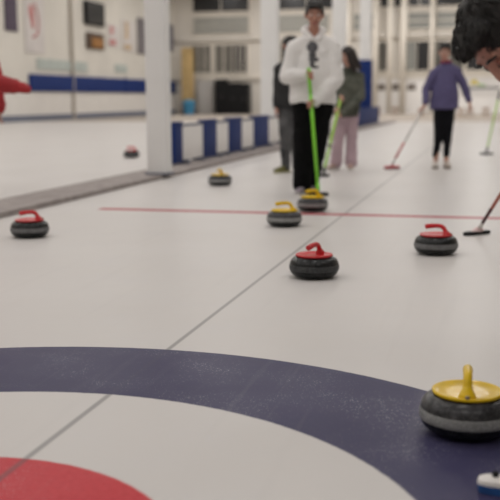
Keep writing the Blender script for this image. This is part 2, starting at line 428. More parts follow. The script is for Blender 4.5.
# tan stools in front of the back wall
M_tan = mat('tan wood', (.40, .24, .13), .6, .25, 4)
for x, y, lab in ((-5.6, 57, 'tan wooden stool at the far end nearest the blue padded post'), (-4.6, 57.5, 'tan wooden stool at the far end, second from the blue padded post'),
                  (-2.6, 52, 'tan wooden stool at the far end just left of the person in purple'), (-.5, 50, 'tan wooden stool at the far end just right of the person in purple'),
                  (-.05, 50.5, 'tan wooden stool at the far end, second one right of the person in purple'), (.75, 53, 'tan wooden stool at the far end near the right edge')):
    t = thing('wooden_stool', lab, 'stool', (x, y, -.005), random.random(), 'tan stools at the far end')
    bm = bmesh.new(); add_lathe(bm, [(0, .42), (.2, .42), (.22, .44), (.21, .47), (0, .475)], 20); obj('seat', bm, M_tan, t, angle=40)
    for k in range(4):
        a = k*PI/2+PI/4; bm = bmesh.new()
        add_tube(bm, [(.2*math.cos(a), .2*math.sin(a), 0), (.13*math.cos(a), .13*math.sin(a), .43)], .025, 8); obj('leg', bm, M_tan, t)

# ------------------------------------------------------------------ curling stones
M_gran = granite_mat('dark granite', (.004, .005, .0055), (.018, .019, .020), .27)
M_granf = granite_mat('grey granite', (.015, .015, .017), (.068, .068, .072), .30)
M_band = granite_mat('pale worn granite band', (.125, .125, .128), (.19, .19, .195), .65)
M_bandf = granite_mat('pale grey granite band', (.22, .224, .222), (.31, .314, .312), .65)
M_redh = mat('glossy red plastic', (.58, .016, .022), .36, .12, 25, coat=.15, spec=.35)
M_yelh = mat('glossy yellow plastic', (.80, .53, .005), .42, .12, 25, coat=.2, spec=.3)
M_bolt = mat('brass bolt', (.30, .24, .18), .35, .2, 60, metal=.8)
def make_stone(label, hm, gm, band, group):
    t = thing('curling_stone', label, 'curling stone', (0, 0, 0), 0, group)
    bm = bmesh.new()
    add_lathe(bm, [(0, .006), (.06, .006), (.068, .001), (.086, .001), (.103, .0055), (.117, .013), (.128, .0235), (.1345, .035), (.1375, .046)], 64)
    obj('granite_base', bm, M_gran, t, angle=60)
    bm = bmesh.new(); add_lathe(bm, [(.1372, .0445), (.1392, .048), (.1400, .055), (.1400, .064), (.1392, .071), (.1368, .0765)], 64); obj('striking_band', bm, band, t)
    bm = bmesh.new()
    add_lathe(bm, [(.1370, .0755), (.1352, .084), (.1315, .0945), (.1240, .105), (.1125, .1135), (.0985, .1182), (.06, .120), (0, .120)], 64)
    obj('granite_shoulder', bm, gm, t, angle=60)
    bm = bmesh.new(); add_lathe(bm, [(0, .1185), (.094, .1185), (.1025, .121), (.1044, .1255), (.1038, .1292), (.1008, .1312), (.0965, .1308), (.088, .1278), (.078, .1248), (.06, .1232), (0, .1228)], 64)
    pl = obj('handle_plate', bm, hm, t, angle=60)
    bm = bmesh.new()
    path = smooth_path([(.072, 0, .117), (.065, 0, .134), (.057, 0, .153), (.047, 0, .170), (.030, 0, .180), (.004, 0, .182), (-.032, 0, .179), (-.062, 0, .174), (-.071, 0, .172)], 5)
    rr = []
    for p in path:
        z = p.z; x = p.x
        r = .0135 + max(0, (.152-z))*.55 if x > .05 else .0138 + (.0016 if x < -.02 else 0)
        rr.append(min(r, .026))
    rr[-1] = .007
    add_tube(bm, path, rr, 14)
    obj('gooseneck_handle', bm, hm, t, angle=60)
    bm = bmesh.new(); add_hull(bm, [((.097, 0, .1325), (.007, .0075, .0075), None)], 12)
    obj('bolt', bm, M_bolt, pl)
    return t
RG, YG = 'red handled curling stones', 'yellow handled curling stones'
sr = make_stone('red handled curling stone in the middle of the ice, nearer than the hog line', M_redh, M_gran, granite_mat('dark striking band', (.030, .032, .034), (.062, .064, .066), .5), RG)
sr.location = (.282, 3.533, 0); sr.rotation_euler.z = YAW+1.0
sr2 = make_stone('red handled curling stone right of centre with its handle seen side on', M_redh, M_gran, M_band, RG)
sr2.location = (.896, 4.507, 0); sr2.rotation_euler.z = YAW-.45
dup(sr2, (-2.028, 4.669, 0), YAW+.25, 'red handled curling stone at the left edge of the sheet near the divider')
dup(sr2, (-4.801, 13.975, 0), YAW+.3, 'small distant red handled curling stone on the neighbouring sheet beyond the divider')
sy = make_stone('large yellow handled curling stone on the blue ring in the foreground', M_yelh, M_granf, M_bandf, YG)
sy.location = (1.183, 1.120, 0); sy.rotation_euler.z = YAW-PI/2-.22
dup(sy, (-.341, 5.654, 0), YAW+.12, 'yellow handled curling stone just in front of the red hog line')
dup(sy, (-.312, 6.720, 0), YAW+.55, 'yellow handled curling stone just behind the red hog line at the green broom')
dup(sy, (-1.829, 9.057, 0), YAW+1.3, 'yellow handled curling stone far back by the blue and white boards')

# ------------------------------------------------------------------ brooms
M_green = mat('bright green shaft', (.27, .80, .05), .35, .1, 20)
M_lime = mat('lime green shaft', (.40, .68, .10), .35, .15, 20)
def broom(label, foot, top, axis, shaft_bands, head_m, pad_m, length=.22, r=.0135, knob=None, sock_m=None, group='curling brooms', hw=.032, hoff=0, hh=.030, ph=.016, housing=None):
    """foot: centre of the pad on the ice; axis: the pad's long direction"""
    foot, top = V(foot), V(top)
    t = thing('curling_broom', label, 'broom', foot, 0, group)
    ax = V(axis); ax.z = 0; ax.normalize(); ay = UP.cross(ax); R = M((ax, ay, UP)).transposed()
    L = length/2
    bm = bmesh.new(); b2 = bmesh.new()
    def slab(bm, z0, z1, l0, w0, l1, w1):
        lo, hi = [], []
        for j in range(28):
            a = 2*PI*j/28; c, s = math.cos(a), math.sin(a)
            f = lambda q: math.copysign(abs(q)**.55, q)
            lo.append(bm.verts.new(R @ V((l0*f(c), w0*f(s), z0)))); hi.append(bm.verts.new(R @ V((l1*f(c), w1*f(s), z1))))
        for j in range(28): bm.faces.new((lo[j], lo[(j+1) % 28], hi[(j+1) % 28], hi[j]))
        bm.faces.new(lo); bm.faces.new(hi)
    slab(bm, .001, .001+ph, L*.97, hw*.95, L, hw)
    obj('brush_pad', bm, pad_m, t, angle=35)
    slab(b2, ph+.001, ph+.001+hh*.45, L, hw, L*.97, hw*.95); slab(b2, ph+.001+hh*.45, ph+.001+hh*.7, L*.97, hw*.95, L*.85, hw*.75)
    add_hull(b2, [((R @ V((hoff, 0, .010+ph))), .020, None), (R @ V((hoff, 0, ph+.001+hh+.012)), .015, None)])
    hd = obj('brush_head', b2, head_m, t, angle=35)
    a = R @ V((hoff, 0, ph+.001+hh+.012)); b = top - foot; d = b-a
    bm = bmesh.new(); add_tube(bm, [a-d.normalized()*.01, a+d.normalized()*.07], [.018, r+.003], 12)
    obj('socket', bm, sock_m or M_black, hd)
    for i, (f0, f1, m, nm) in enumerate(shaft_bands):
        bm = bmesh.new(); add_tube(bm, [a+d*f0, a+d*(f0+f1)/2, a+d*f1], r if nm == 'shaft' else r+.0025, 12); obj(nm, bm, m, t)
    if housing:
        bm = bmesh.new(); add_hull(bm, [(R @ V((hoff-.012, 0, ph+hh*.6)), (.062, .030, .012), R), (R @ V((hoff, 0, ph+hh+.018)), (.030, .020, .012), R)], 16); obj('housing', bm, housing, hd, angle=50)
    if knob:
        bm = bmesh.new(); q = R @ V((knob, .004, .001+ph+hh*.7))
        add_hull(bm, [(q, .007, None), (q+V((0, 0, .006)), .009, None)], 12); add_tube(bm, [q-V((0, 0, .01)), q+V((0, 0, .005))], .004, 8)
        obj('knob', bm, M_black, hd)
    return t
M_redpl = mat('red plastic head', (.58, .045, .065), .4, .15, 30)
M_whitepl = mat('white plastic head', (.80, .77, .74), .35, .05, 30)
M_bluepad = mat('blue brush pad', (.02, .10, .33), .7, .2, 60)
M_greypad = mat('grey brush pad', (.10, .10, .11), .8, .2, 60)
M_redsh = mat('red shaft', (.52, .06, .06), .4, .1, 20)
M_palesh = mat('pale grey shaft', (.76, .74, .73), .4, .1, 20)
M_darksh = mat('dark red shaft', (.085, .02, .025), .35, .2, 20)
M_orsh = mat('orange red shaft', (.45, .10, .05), .35, .2, 20)
M_pinkpl = mat('pale pink plastic head', (.74, .55, .54), .4, .2, 18)

# ------------------------------------------------------------------ people
def frame_of(lat, up):
    lat = lat.normalized(); up = (up - lat*up.dot(lat)).normalized(); f = lat.cross(up)
    return M((-lat, f, up)).transposed()       # columns: -lateral, forward, up
def add_head(bm, c, f, u, s):
    f = V(f).normalized(); u = V(u); u = (u-f*u.dot(f)).normalized(); r = f.cross(u)
    R = M((r, f, u)).transposed()
    P = lambda x, y, z: V(c)+R @ V((x*s, y*s, z*s))
    E = lambda x, y, z, a, b, d: (P(x, y, z), (a*s, b*s, d*s), R)
    add_hull(bm, [E(0, -.008, .012, .077, .097, .098)], 20)
    add_hull(bm, [E(0, .022, -.02, .066, .07, .06), E(0, .028, -.075, .05, .055, .045), E(0, .066, -.112, .022, .018, .018)], 14)
    for q in (-1, 1):
        add_hull(bm, [E(q*.042, .060, -.042, .026, .028, .026)], 12)
        add_hull(bm, [E(q*.08, -.006, -.018, .012, .022, .034), E(q*.088, -.014, -.006, .008, .018, .022)], 12)
    add_hull(bm, [E(-.036, .080, .020, .018, .014, .010), E(.036, .080, .020, .018, .014, .010)], 12)
    add_hull(bm, [E(0, .092, .006, .009, .010, .010), E(0, .113, -.040, .012, .012, .010), E(-.014, .098, -.045, .008, .01, .008), E(.014, .098, -.045, .008, .01, .008)], 10)
    add_hull(bm, [E(-.018, .086, -.078, .010, .010, .010), E(.018, .086, -.078, .010, .010, .010), E(0, .094, -.078, .010, .010, .011)], 10)
    return P, R
def face_parts(P, R, s, root, base, iris, lipm, hairm, lid=None):
    for q in (-1, 1):
        if lid:
            bm = bmesh.new(); add_hull(bm, [(P(q*.033, .0825, -.006), (.0145*s, .0095*s, .009*s), R)], 14); e = obj('eyelid', bm, lid, root, base)
            bm = bmesh.new(); add_tube(bm, smooth_path([P(q*.020, .089, -.010), P(q*.033, .0945, -.013), P(q*.047, .086, -.009)], 4), .002*s, 6); obj('eyelashes', bm, hairm, e, base)
        else:
          bm = bmesh.new(); add_hull(bm, [(P(q*.033, .083, -.006), (.0145*s, .011*s, .0095*s), R)], 14)
          e = obj('eye', bm, mat('eye white', (.7, .68, .65), .2, .03, 50), root, base)
          bm = bmesh.new(); add_hull(bm, [(P(q*.033, .0925, -.007), (.0055*s, .003*s, .0055*s), R)], 12); obj('iris', bm, iris, e, base)
        bm = bmesh.new(); add_hull(bm, [(P(q*.018, .096, .022), .0045*s, None), (P(q*.036, .094, .027), .005*s, None)], 8)
        add_hull(bm, [(P(q*.036, .094, .027), .005*s, None), (P(q*.056, .080, .019), .0035*s, None)], 8)
        obj('eyebrow', bm, hairm, root, base)
    bm = bmesh.new()
    add_hull(bm, [(P(-.022, .091, -.080), .0035*s, None), (P(0, .1035, -.074), .0055*s, None), (P(.022, .091, -.080), .0035*s, None)], 8)
    add_hull(bm, [(P(-.020, .091, -.082), .0035*s, None), (P(0, .102, -.086), .0065*s, None), (P(.020, .091, -.082), .0035*s, None)], 8)
    obj('lips', bm, lipm, root, base)
def add_hand(bm, wr, fd, pn, lat, curl, s=1, thumb=1):
    """fd: towards the knuckles; pn: out of the palm; lat: towards the index side"""
    wr, fd, pn, lat = V(wr), V(fd).normalized(), V(pn).normalized(), V(lat).normalized()
    k = lambda a, b, c: wr+(fd*a+lat*b+pn*c)*s
    add_hull(bm, [(k(0, -.018, 0), .015*s, None), (k(0, .018, 0), .015*s, None), (k(.085, -.034, 0), .012*s, None), (k(.088, .030, 0), .012*s, None)], 10)
    for b, L, r in ((.032, .072, .0092), (.011, .080, .0095), (-.011, .075, .0092), (-.032, .058, .0082)):
        p = k(.086, b, .002); a = curl*.55; pts = [p]
        for j, fr in enumerate((.45, .32, .23)):
            d = fd*math.cos(a)+pn*math.sin(a); p = p+d*(L*fr*s*1.15); pts.append(p); a += curl*(1.0 if j == 0 else .8)
        chain(bm, pts, [r*s, r*.95*s, r*.88*s, r*.75*s], 8)
    p0 = k(.018, .020*thumb, .006); p1 = k(.048, .046*thumb, .016+.008*curl); p2 = k(.076, .050*thumb, .022+.022*curl); p3 = k(.098, .044*thumb, .026+.030*curl)
    chain(bm, [p0, p1, p2, p3], [.015*s, .012*s, .0105*s, .008*s], 8)
def grip(elbow, g, s, side=1):
    """wrist and axes of a hand closed on a shaft at g running along s"""
    s = V(s).normalized(); e = V(g)-V(elbow); fd = (e-s*e.dot(s)).normalized(); pn = s.cross(fd)*side
    return V(g)-pn*.028-fd*.070, fd, pn, s

def person(label, base, J, c):
    """J: joints in the hall's frame; c: clothes and looks"""
    base = V(base); root = thing('person', label, 'person', base)
    vx = c.get('voxel', .007)
    lat = (J['shR']-J['shL']).normalized(); spine = J['neck']-J['pelvis']; R = frame_of(lat, spine); Fv = R @ V((0, 1, 0))
    hs = c.get('hs', 1)
    k = c.get('bulk', 1)
    # --- the body: one continuous surface
    bm = bmesh.new()
    chest = J['pelvis'].lerp(J['neck'], .72)
    add_hull(bm, [(J['pelvis'], (.13*k, .085*k, .09), R), (chest, (.145*k, .09*k, .10), R)])
    cap(bm, J['neck']-spine.normalized()*.05, J['head']-V(c['hu']).normalized()*.08*hs-V(c['hf']).normalized()*.012, .058*k, .05*k)
    for S in 'LR':
        chain(bm, [J['sh'+S], J['el'+S], J['wr'+S]], [.044*k, .036*k, .026*k])
        chain(bm, [J['hip'+S], J['kn'+S], J['an'+S]], [.075*k, .050*k, .034*k])
        to = J['to'+S]; cap(bm, J['an'+S]-UP*.03, to.lerp(J['an'+S], .2)*1, .034, .028)
        if S in c['hands']: add_hand(bm, J['wr'+S], *c['hands'][S])
    P, HR = add_head(bm, J['head'], c['hf'], c['hu'], hs)
    obj('body', solidify(bm, vx, 2), c['skin'], root, base)
    face_parts(P, HR, hs, root, base, c.get('iris', M_iris), c.get('lip', M_lip), c['hairm'], c.get('lid'))
    # --- hair
    bm = bmesh.new(); hb = c['hair'](bm, P, HR, hs)
    obj('hair', solidify(bm, .006, 1, .004, 40, 3) if hb is None else hb, c['hairm'], root, base)
    # --- top
    bm = bmesh.new(); T = c['top']
    hem = J['pelvis'].lerp(J['neck'], T.get('hem', 0))
    w, d = T['w'], T['d']
    add_hull(bm, [(hem, (w[0], d[0], .03), R), (J['pelvis'].lerp(J['neck'], .42), (w[1], d[1], .08), R)], 18)
    add_hull(bm, [(J['pelvis'].lerp(J['neck'], .38), (w[1], d[1], .08), R), (chest, (w[2], d[2], .10), R), (J['neck']-spine.normalized()*.04, (.075, .065, .03), R)], 18)
    for S in 'LR':
        a = T['arm']; cuff = J['wr'+S].lerp(J['el'+S], .06)
        inn = chest.lerp(J['sh'+S], .55)
        cap(bm, inn, J['sh'+S], a[0]*1.1, a[0])
        cap(bm, J['neck'].lerp(J['sh'+S], .30)-spine.normalized()*.03, J['sh'+S].lerp(J['neck'], .12), .070, a[0]*.96)
        chain(bm, [J['sh'+S], J['sh'+S].lerp(J['el'+S], .5), J['el'+S], J['el'+S].lerp(J['wr'+S], .5), cuff], [a[0], (a[0]+a[1])/2, a[1], (a[1]+a[2])/2*1.06, a[2]])
    if T.get('hood'):
        n = J['neck']
        for q in range(9):
            an = PI*(q/8)-PI/2; p = n+R @ V((.092*math.cos(an+PI/2), -.02-.075*math.cos(an)*.9, .035+.02*math.cos(an))); add_hull(bm, [(p, (.045, .045, .042), None)], 10)
        add_hull(bm, [(n+R @ V((0, -.10, -.02)), (.10, .05, .09), R)], 12)
        for q in (-1, 1): add_hull(bm, [(n+R @ V((q*.085, .015, .02)), .038, None), (n+R @ V((q*.035, .085, -.05)), .03, None)], 10)
    elif T.get('collar'):
        for q in range(12):
            an = 2*PI*q/12; add_hull(bm, [(J['neck']+R @ V((.062*math.cos(an), .056*math.sin(an), .012)), (.024, .024, .035), None)], 8)
    tp = solidify(bm, .010, 3, T.get('fold', .009), T.get('fs', 7), len(label))
    top = obj(T['name'], tp, T['m'], root, base)
    for S in 'LR':
        a = T['arm'][2]; d0 = (J['wr'+S]-J['el'+S]).normalized(); p = J['wr'+S].lerp(J['el'+S], .05); b2 = bmesh.new()
        add_tube(b2, [p-d0*.03, p, p+d0*.022], [a*1.0, a*.98, a*.86], 14); obj('cuff', b2, T.get('cm', T['m']), top, base)
    if T.get('scarf'):
        b2 = bmesh.new()
        for q in range(14):
            an = 2*PI*q/14; add_hull(b2, [(J['neck']+R @ V((.064*math.cos(an), .06*math.sin(an), .03)), (.026, .026, .03), None)], 8)
        obj('scarf', solidify(b2, .008, 2), T['scarf'], root, base)
    if T.get('print'):
        bv = BVHTree.FromPolygons([v.co+base for v in tp.vertices], [p.vertices[:] for p in tp.polygons])
        ctr = J['pelvis'].lerp(J['neck'], .62); b2 = bmesh.new()
        for blobs in T['print']:
            x0, z0, rx, rz = blobs; g = []
            for i in range(7):
                row = []
                for j in range(20):
                    an = 2*PI*j/20; q = i/6
                    p = ctr + lat*(x0+rx*q*math.cos(an)) + UP*(z0+rz*q*math.sin(an)) + Fv*.5
                    h = bv.ray_cast(p, -Fv, 1.0)
                    row.append(b2.verts.new((h[0] if h[0] else p-Fv*.36)+Fv*.005))
                g.append(row)
            for i in range(6):
                for j in range(20):
                    b2.faces.new((g[i][j], g[i][(j+1) % 20], g[i+1][(j+1) % 20], g[i+1][j]))
        obj('chest_print', b2, T['pm'], top, base)
    # --- trousers
    bm = bmesh.new(); L = c['legs']; r = L['r']
    add_hull(bm, [(J['pelvis']+spine.normalized()*.06, (L['hw'], L['hd'], .05), R), (J['hipL'], r[0], None), (J['hipR'], r[0], None)], 16)
    for S in 'LR':
        A = J['an'+S]+UP*L.get('lift', 0); kn = J['kn'+S]
        chain(bm, [J['hip'+S], J['hip'+S].lerp(kn, .5), kn, kn.lerp(A, .5), A], [r[0], (r[0]+r[1])/2, r[1], (r[1]+r[2])/2, r[2]])
    tr = solidify(bm, .009, 3, L.get('fold', .006), 8, len(label)+3)
    for v in tr.vertices:
        if v.co.z < .035: v.co.z = .035+(v.co.z-.035)*.1
    obj('trousers', tr, L['m'], root, base)
    # --- shoes
    for S in 'LR':
        an, to = J['an'+S], J['to'+S]; z0 = c.get('floor', {}).get(S, 0)
        d = V((to.x-an.x, to.y-an.y, 0)).normalized(); n = UP.cross(d)
        A = V((an.x, an.y, z0)); q = lambda a, b, h: A+d*a+n*b+UP*h
        bm = bmesh.new()
        add_hull(bm, [(q(-.035, 0, .052), (.034, .034, .03), None), (q(-.01, 0, .085), (.04, .04, .02), None), (q(.09, 0, .06), (.042, .042, .026), None), (q(.17, 0, .042), (.042, .042, .022), None)], 12)
        sh = obj('shoe', solidify(bm, .008, 2), c['shoe'], root, base)
        bm = bmesh.new(); lo, hi = [], []
        for j in range(24):
            t = 2*PI*j/24; a = .065+.152*math.cos(t); b = .046*math.sin(t)*(1.05 if math.cos(t) > 0 else .85)
            lo.append(bm.verts.new(q(a, b, .001))); hi.append(bm.verts.new(q(a, b, .026)))
        for j in range(24): bm.faces.new((lo[j], lo[(j+1) % 24], hi[(j+1) % 24], hi[j]))
        bm.faces.new(lo); bm.faces.new(hi); obj('sole', bm, c['sole'], sh, base, angle=40)
    return root

def skin_mat(name, col): return mat(name, col, .5, .14, 18, .05)
M_iris = mat('brown iris', (.03, .018, .01), .2, .1, 80); M_lip = mat('lip', (.34, .10, .09), .45, .15, 40)
M_hair = mat('black hair', (.012, .010, .009), .45, .4, 60, .4); M_hairb = mat('dark brown hair', (.022, .013, .010), .5, .4, 60, .4)
SK1 = skin_mat('tan skin', (.48, .24, .175)); SK2 = skin_mat('light skin', (.60, .34, .26))

def hair_short(bm, P, R, s):
    add_hull(bm, [(P(0, -.018, .030), (.086*s, .100*s, .092*s), R)], 18)
    add_hull(bm, [(P(0, -.050, -.02), (.080*s, .062*s, .07*s), R)], 14)
    for q in (-1, 1): add_hull(bm, [(P(q*.072, .012, .012), (.016*s, .03*s, .035*s), R)], 10)
    for i in range(9):
        a = -.9+1.8*i/8; add_hull(bm, [(P(.072*math.sin(a), .062+.028*math.cos(a), .075), (.016*s, .02*s, .02*s), R), (P(.068*math.sin(a), .030+.03*math.cos(a), .105), (.02*s, .02*s, .016*s), R)], 8)
def hair_long(bm, P, R, s):
    add_hull(bm, [(P(0, -.018, .028), (.090*s, .102*s, .095*s), R)], 18)
    for i in range(15):
        a = PI*(.10+1.8*i/28)+PI*.5+.0; a = PI*.5+PI*(.28+1.44*i/14)
        x, y = .084*math.cos(a), .09*math.sin(a)-.015
        add_hull(bm, [(P(x, y, .03), .022*s, None), (P(x*1.06, y*1.05-.005, -.10), .026*s, None)], 8)
        add_hull(bm, [(P(x*1.06, y*1.05-.005, -.10), .026*s, None), (P(x*1.15, y*1.1-.015, -.22-.02*math.sin(i*2.1)), .018*s, None)], 8)
def hair_bun(bm, P, R, s):
    hair_short(bm, P, R, s)
    add_hull(bm, [(P(.0, -.085, .075), (.045*s, .042*s, .042*s), R)], 12)


# -- man in the white hooded sweatshirt
b = V((-.63, 8.22, 0)); S = lambda u, v, d=0: stand(b, u, v, d)
gl_top, gl_foot = S(308.5, 68, .32), V((-.50, 8.06, .03))
sd = (gl_top-gl_foot).normalized()
def on_shaft(foot, top, z): return V(foot).lerp(V(top), (z-foot[2])/(top[2]-foot[2]))
g1 = on_shaft(gl_foot, gl_top, 1.215); g2 = on_shaft(gl_foot, gl_top, .93)
J = dict(pelvis=S(313, 103), neck=S(314, 34, -.02), head=S(314.5, 13.3, .06), shL=S(295, 48), shR=S(332, 48), elL=S(287.5, 76, .05), elR=S(336, 80, .06),
         hipL=S(304, 106), hipR=S(322, 106), knL=S(303, 150, .06), knR=S(316.5, 148, .0), anL=S(302.5, 188), anR=S(309.5, 184, -.12))
hL = grip(J['elL'], g1, sd, -1); hR = grip(J['elR'], g2, sd, 1)
J['wrL'], J['wrR'] = hL[0], hR[0]
fwd = -FW
J['toL'] = J['anL']+fwd*.13-RT*.04; J['toR'] = J['anR']+fwd*.13+RT*.03
for q in 'LR':
    J['an'+q].z = .085; J['to'+q].z = .04
M_hood = mat('white sweatshirt cloth', (.86, .845, .83), .85, .08, 6, .15)
M_blk = mat('black cloth', (.006, .006, .0065), .9, .3, 10, .1, spec=.12)
person('person in a white hooded sweatshirt and black trousers leaning on a green broom', b, J,
       dict(hf=fwd*.97-UP*.20, hu=UP+fwd*.2, hs=1.08, skin=SK1, hairm=M_hair, hair=hair_short, voxel=.007,
            hands={'L': (hL[1], hL[2], hL[3], 1.25), 'R': (hR[1], hR[2], hR[3], 1.25)},
            top=dict(name='hooded_sweatshirt', m=M_hood, w=(.245, .25, .20), d=(.15, .16, .13), arm=(.088, .088, .052), hem=0.0, hood=True, fold=.013, fs=5,
                     pm=mat('dark grey print', (.11, .11, .12), .8, .3, 20),
                     print=[(-.02, .125, .058, .058), (-.022, .045, .038, .032), (-.01, -.0, .055, .024), (-.025, -.045, .024, .037), (.01, -.078, .032, .013)]),
            legs=dict(m=M_blk, r=(.125, .105, .098), hw=.22, hd=.14, fold=.012), shoe=mat('grey white shoe', (.42, .38, .40), .6, .5, 14, col2=(.10, .07, .11)), sole=M_whitepl))
broom('bright green curling broom held by the person in the white sweatshirt', (gl_foot.x, gl_foot.y, 0), gl_top, RT, [(.02, .80, M_green, 'shaft'), (.80, 1.0, mat('green grip', (.27, .74, .07), .6, .15, 30), 'grip')], M_black, M_greypad, r=.0175, sock_m=M_green)

# -- person mostly hidden behind him
b = V((-1.53, 11.14, 0))
J = dict(pelvis=S(289, 108), neck=S(289, 61), head=S(289.5, 45, .03), shL=S(279, 69), shR=S(300, 69), elL=S(277.5, 90, -.04), elR=S(303, 90), wrL=S(276, 107, .03), wrR=S(303, 107),
         hipL=S(284.5, 110), hipR=S(294, 110), knL=S(285, 140, .05), knR=S(295, 140), anL=S(286, 169), anR=S(297, 166, -.1))
J['toL'] = J['anL']+fwd*.08-RT*.10; J['toR'] = J['anR']+fwd*.13
for q in 'LR': J['an'+q].z = .085; J['to'+q].z = .04
person('person in a black jacket standing half hidden behind the white sweatshirt', b, J,
       dict(hf=fwd*.8+RT*.5, hu=UP, hs=1, skin=SK1, hairm=M_hair, hair=hair_short, voxel=.008,
            hands={'L': ((J['wrL']-J['elL']), RT, fwd, .45), 'R': ((J['wrR']-J['elR']), -RT, fwd, .45)},
            top=dict(name='jacket', m=mat('black jacket cloth', (.016, .016, .018), .7, .3, 12), w=(.18, .19, .19), d=(.13, .13, .125), arm=(.072, .06, .045), hem=.0, collar=True),
            legs=dict(m=mat('charcoal trousers', (.030, .030, .033), .8, .5, 5, col2=(.14, .14, .145)), r=(.095, .075, .062), hw=.17, hd=.12), shoe=mat('olive shoe', (.17, .16, .045), .7, .3, 14), sole=mat('pale olive sole', (.40, .38, .20), .6, .2, 10)))

# -- person in the olive jacket and mauve trousers
b = V((-.80, 11.82, 0))
bt, bf = S(341, 97, .34), V((-.862, 10.50, .03)); bf = V((-.862, 10.50, .03))
sd = (bt-bf).normalized(); g1 = bf.lerp(bt, .965); g2 = bf.lerp(bt, .80)
J = dict(pelvis=S(346.5, 113), neck=S(348.5, 70), head=S(347.5, 55, .02), shL=S(339.5, 76.5, .02), shR=S(359, 77), elL=S(336.5, 95, .08), elR=S(361, 97, .08),
         hipL=S(341, 116), hipR=S(352, 116), knL=S(338, 143, .03), knR=S(351.5, 143), anL=S(336, 166), anR=S(351, 168))
hL = grip(J['elL']-RT*.1-UP*.05, g1, sd, -1); hR = grip(J['elR'], g2, sd, 1)
J['wrL'] = hL[0]; J['wrR'] = hR[0]
J['toL'] = J['anL']+fwd*.10-RT*.08; J['toR'] = J['anR']+fwd*.12-RT*.02
for q in 'LR': J['an'+q].z = .085; J['to'+q].z = .04
M_olive = mat('dark olive jacket', (.055, .060, .046), .8, .3, 5, .1, col2=(.12, .125, .10))
person('person with long dark hair in an olive jacket and wide mauve trousers', b, J,
       dict(hf=fwd*.45-RT*.85-UP*.30, hu=UP-RT*.2, hs=1.0, skin=SK2, hairm=M_hairb, hair=hair_long, voxel=.008,
            hands={'L': (hL[1], hL[2], hL[3], 1.2), 'R': (hR[1], hR[2], hR[3], 1.2)},
            top=dict(name='jacket', m=M_olive, w=(.185, .19, .18), d=(.15, .14, .13), arm=(.076, .066, .045), hem=-.06, collar=True, fold=.012),
            legs=dict(m=mat('mauve cloth', (.56, .41, .46), .85, .12, 8, .1), r=(.098, .076, .092), hw=.165, hd=.13, fold=.010, lift=.02), shoe=mat('beige pink shoe', (.52, .36, .31), .6, .2, 14), sole=M_whitepl))
broom('lime green curling broom held by the person in the olive jacket', (bf.x, bf.y, 0), bt, RT, [(.02, .30, mat('dark lime shaft', (.33, .60, .10), .4, .3, 12), 'shaft'), (.30, 1.0, M_lime, 'shaft'), (.315, .345, M_black, 'grip_ring')], M_black, M_greypad, length=.15, r=.021)

# -- person in purple
b = V((.50, 12.42, 0))
ct, cf = S(424, 107, .10), V((-.15, 12.03, .03))
J = dict(pelvis=S(444, 107), neck=S(446, 64), head=S(445, 51, .05), shL=S(434.5, 73), shR=S(457, 72), elL=S(426, 90, .0), elR=S(464.5, 86, -.02), wrR=S(469, 101, .04),
         hipL=S(439.5, 109), hipR=S(449, 109), knL=S(438.5, 137, .04), knR=S(447.5, 137, .04), anL=S(435.5, 163), anR=S(446, 165, .03))
sd = (ct-cf).normalized(); g1 = cf.lerp(ct, .97); hL = grip(J['elL']-UP*.3+RT*.3-fwd*.2, g1, sd, 1); J['wrL'] = g1+UP*.075+RT*.03
hL = (J['wrL'], (g1-J['wrL']), -RT, fwd)
J['toL'] = J['anL']+fwd*.13-RT*.03; J['toR'] = J['anR']+fwd*.14+RT*.0
for q in 'LR': J['an'+q].z = .085; J['to'+q].z = .04
person('person in a purple jacket and black leggings walking up the sheet', b, J,
       dict(hf=fwd*.95-UP*.18-RT*.25, hu=UP+fwd*.1, hs=1.0, skin=SK2, hairm=M_hair, hair=hair_bun, voxel=.008,
            hands={'L': (hL[1], hL[2], hL[3], 1.1), 'R': ((J['wrR']-J['elR']), -RT, fwd, .45)},
            top=dict(name='jacket', m=mat('purple jacket cloth', (.105, .090, .21), .7, .18, 8, .1), w=(.215, .19, .145), d=(.145, .14, .11), arm=(.066, .060, .046), hem=-.02, collar=True, fold=.010, scarf=mat('dark red knit', (.28, .025, .06), .8, .2, 30)),
            legs=dict(m=mat('black leggings', (.008, .008, .011), .85, .3, 10, spec=.15), r=(.092, .064, .045), hw=.17, hd=.12, lift=.09), shoe=mat('white brown shoe', (.72, .68, .64), .6, .6, 9, col2=(.42, .33, .27)), sole=mat('brown sole', (.20, .15, .11), .6)))
broom('red headed curling broom hanging from the hand of the person in purple', (cf.x, cf.y, 0), ct, RT*.9+FW*.2, [(.10, .38, M_redsh, 'shaft'), (.02, .10, M_palesh, 'shaft'), (.38, 1.0, M_palesh, 'shaft')], M_redpl, M_greypad, length=.23, r=.0145, hw=.045, hh=.04, sock_m=M_palesh)

# -- brooms of players outside the picture on the right
broom('green curling broom with a black head standing on the ice far right', (1.115, 15.85, 0), (1.31, 16.05, 1.12), RT, [(.02, .84, M_lime, 'shaft'), (.84, 1.0, M_black, 'grip')], M_black, M_black, length=.24, r=.0155)
f5 = V((1.135, 5.47, 0)); k5 = (V((1.29, 5.253, .258))-V((1.19, 5.42, .05))).normalized()
broom('pink and white headed curling broom with dark red shaft behind the right red stone', f5, f5+V((.05, -.02, .05))+k5*1.15, RT*.85+FW*.5, [(.03, .20, M_darksh, 'shaft'), (.20, .85, M_orsh, 'shaft'), (.85, 1.0, M_black, 'grip')], M_black, M_black, length=.25, r=.013, hw=.032, hh=.014, hoff=.02, sock_m=M_whitepl, housing=M_pinkpl)

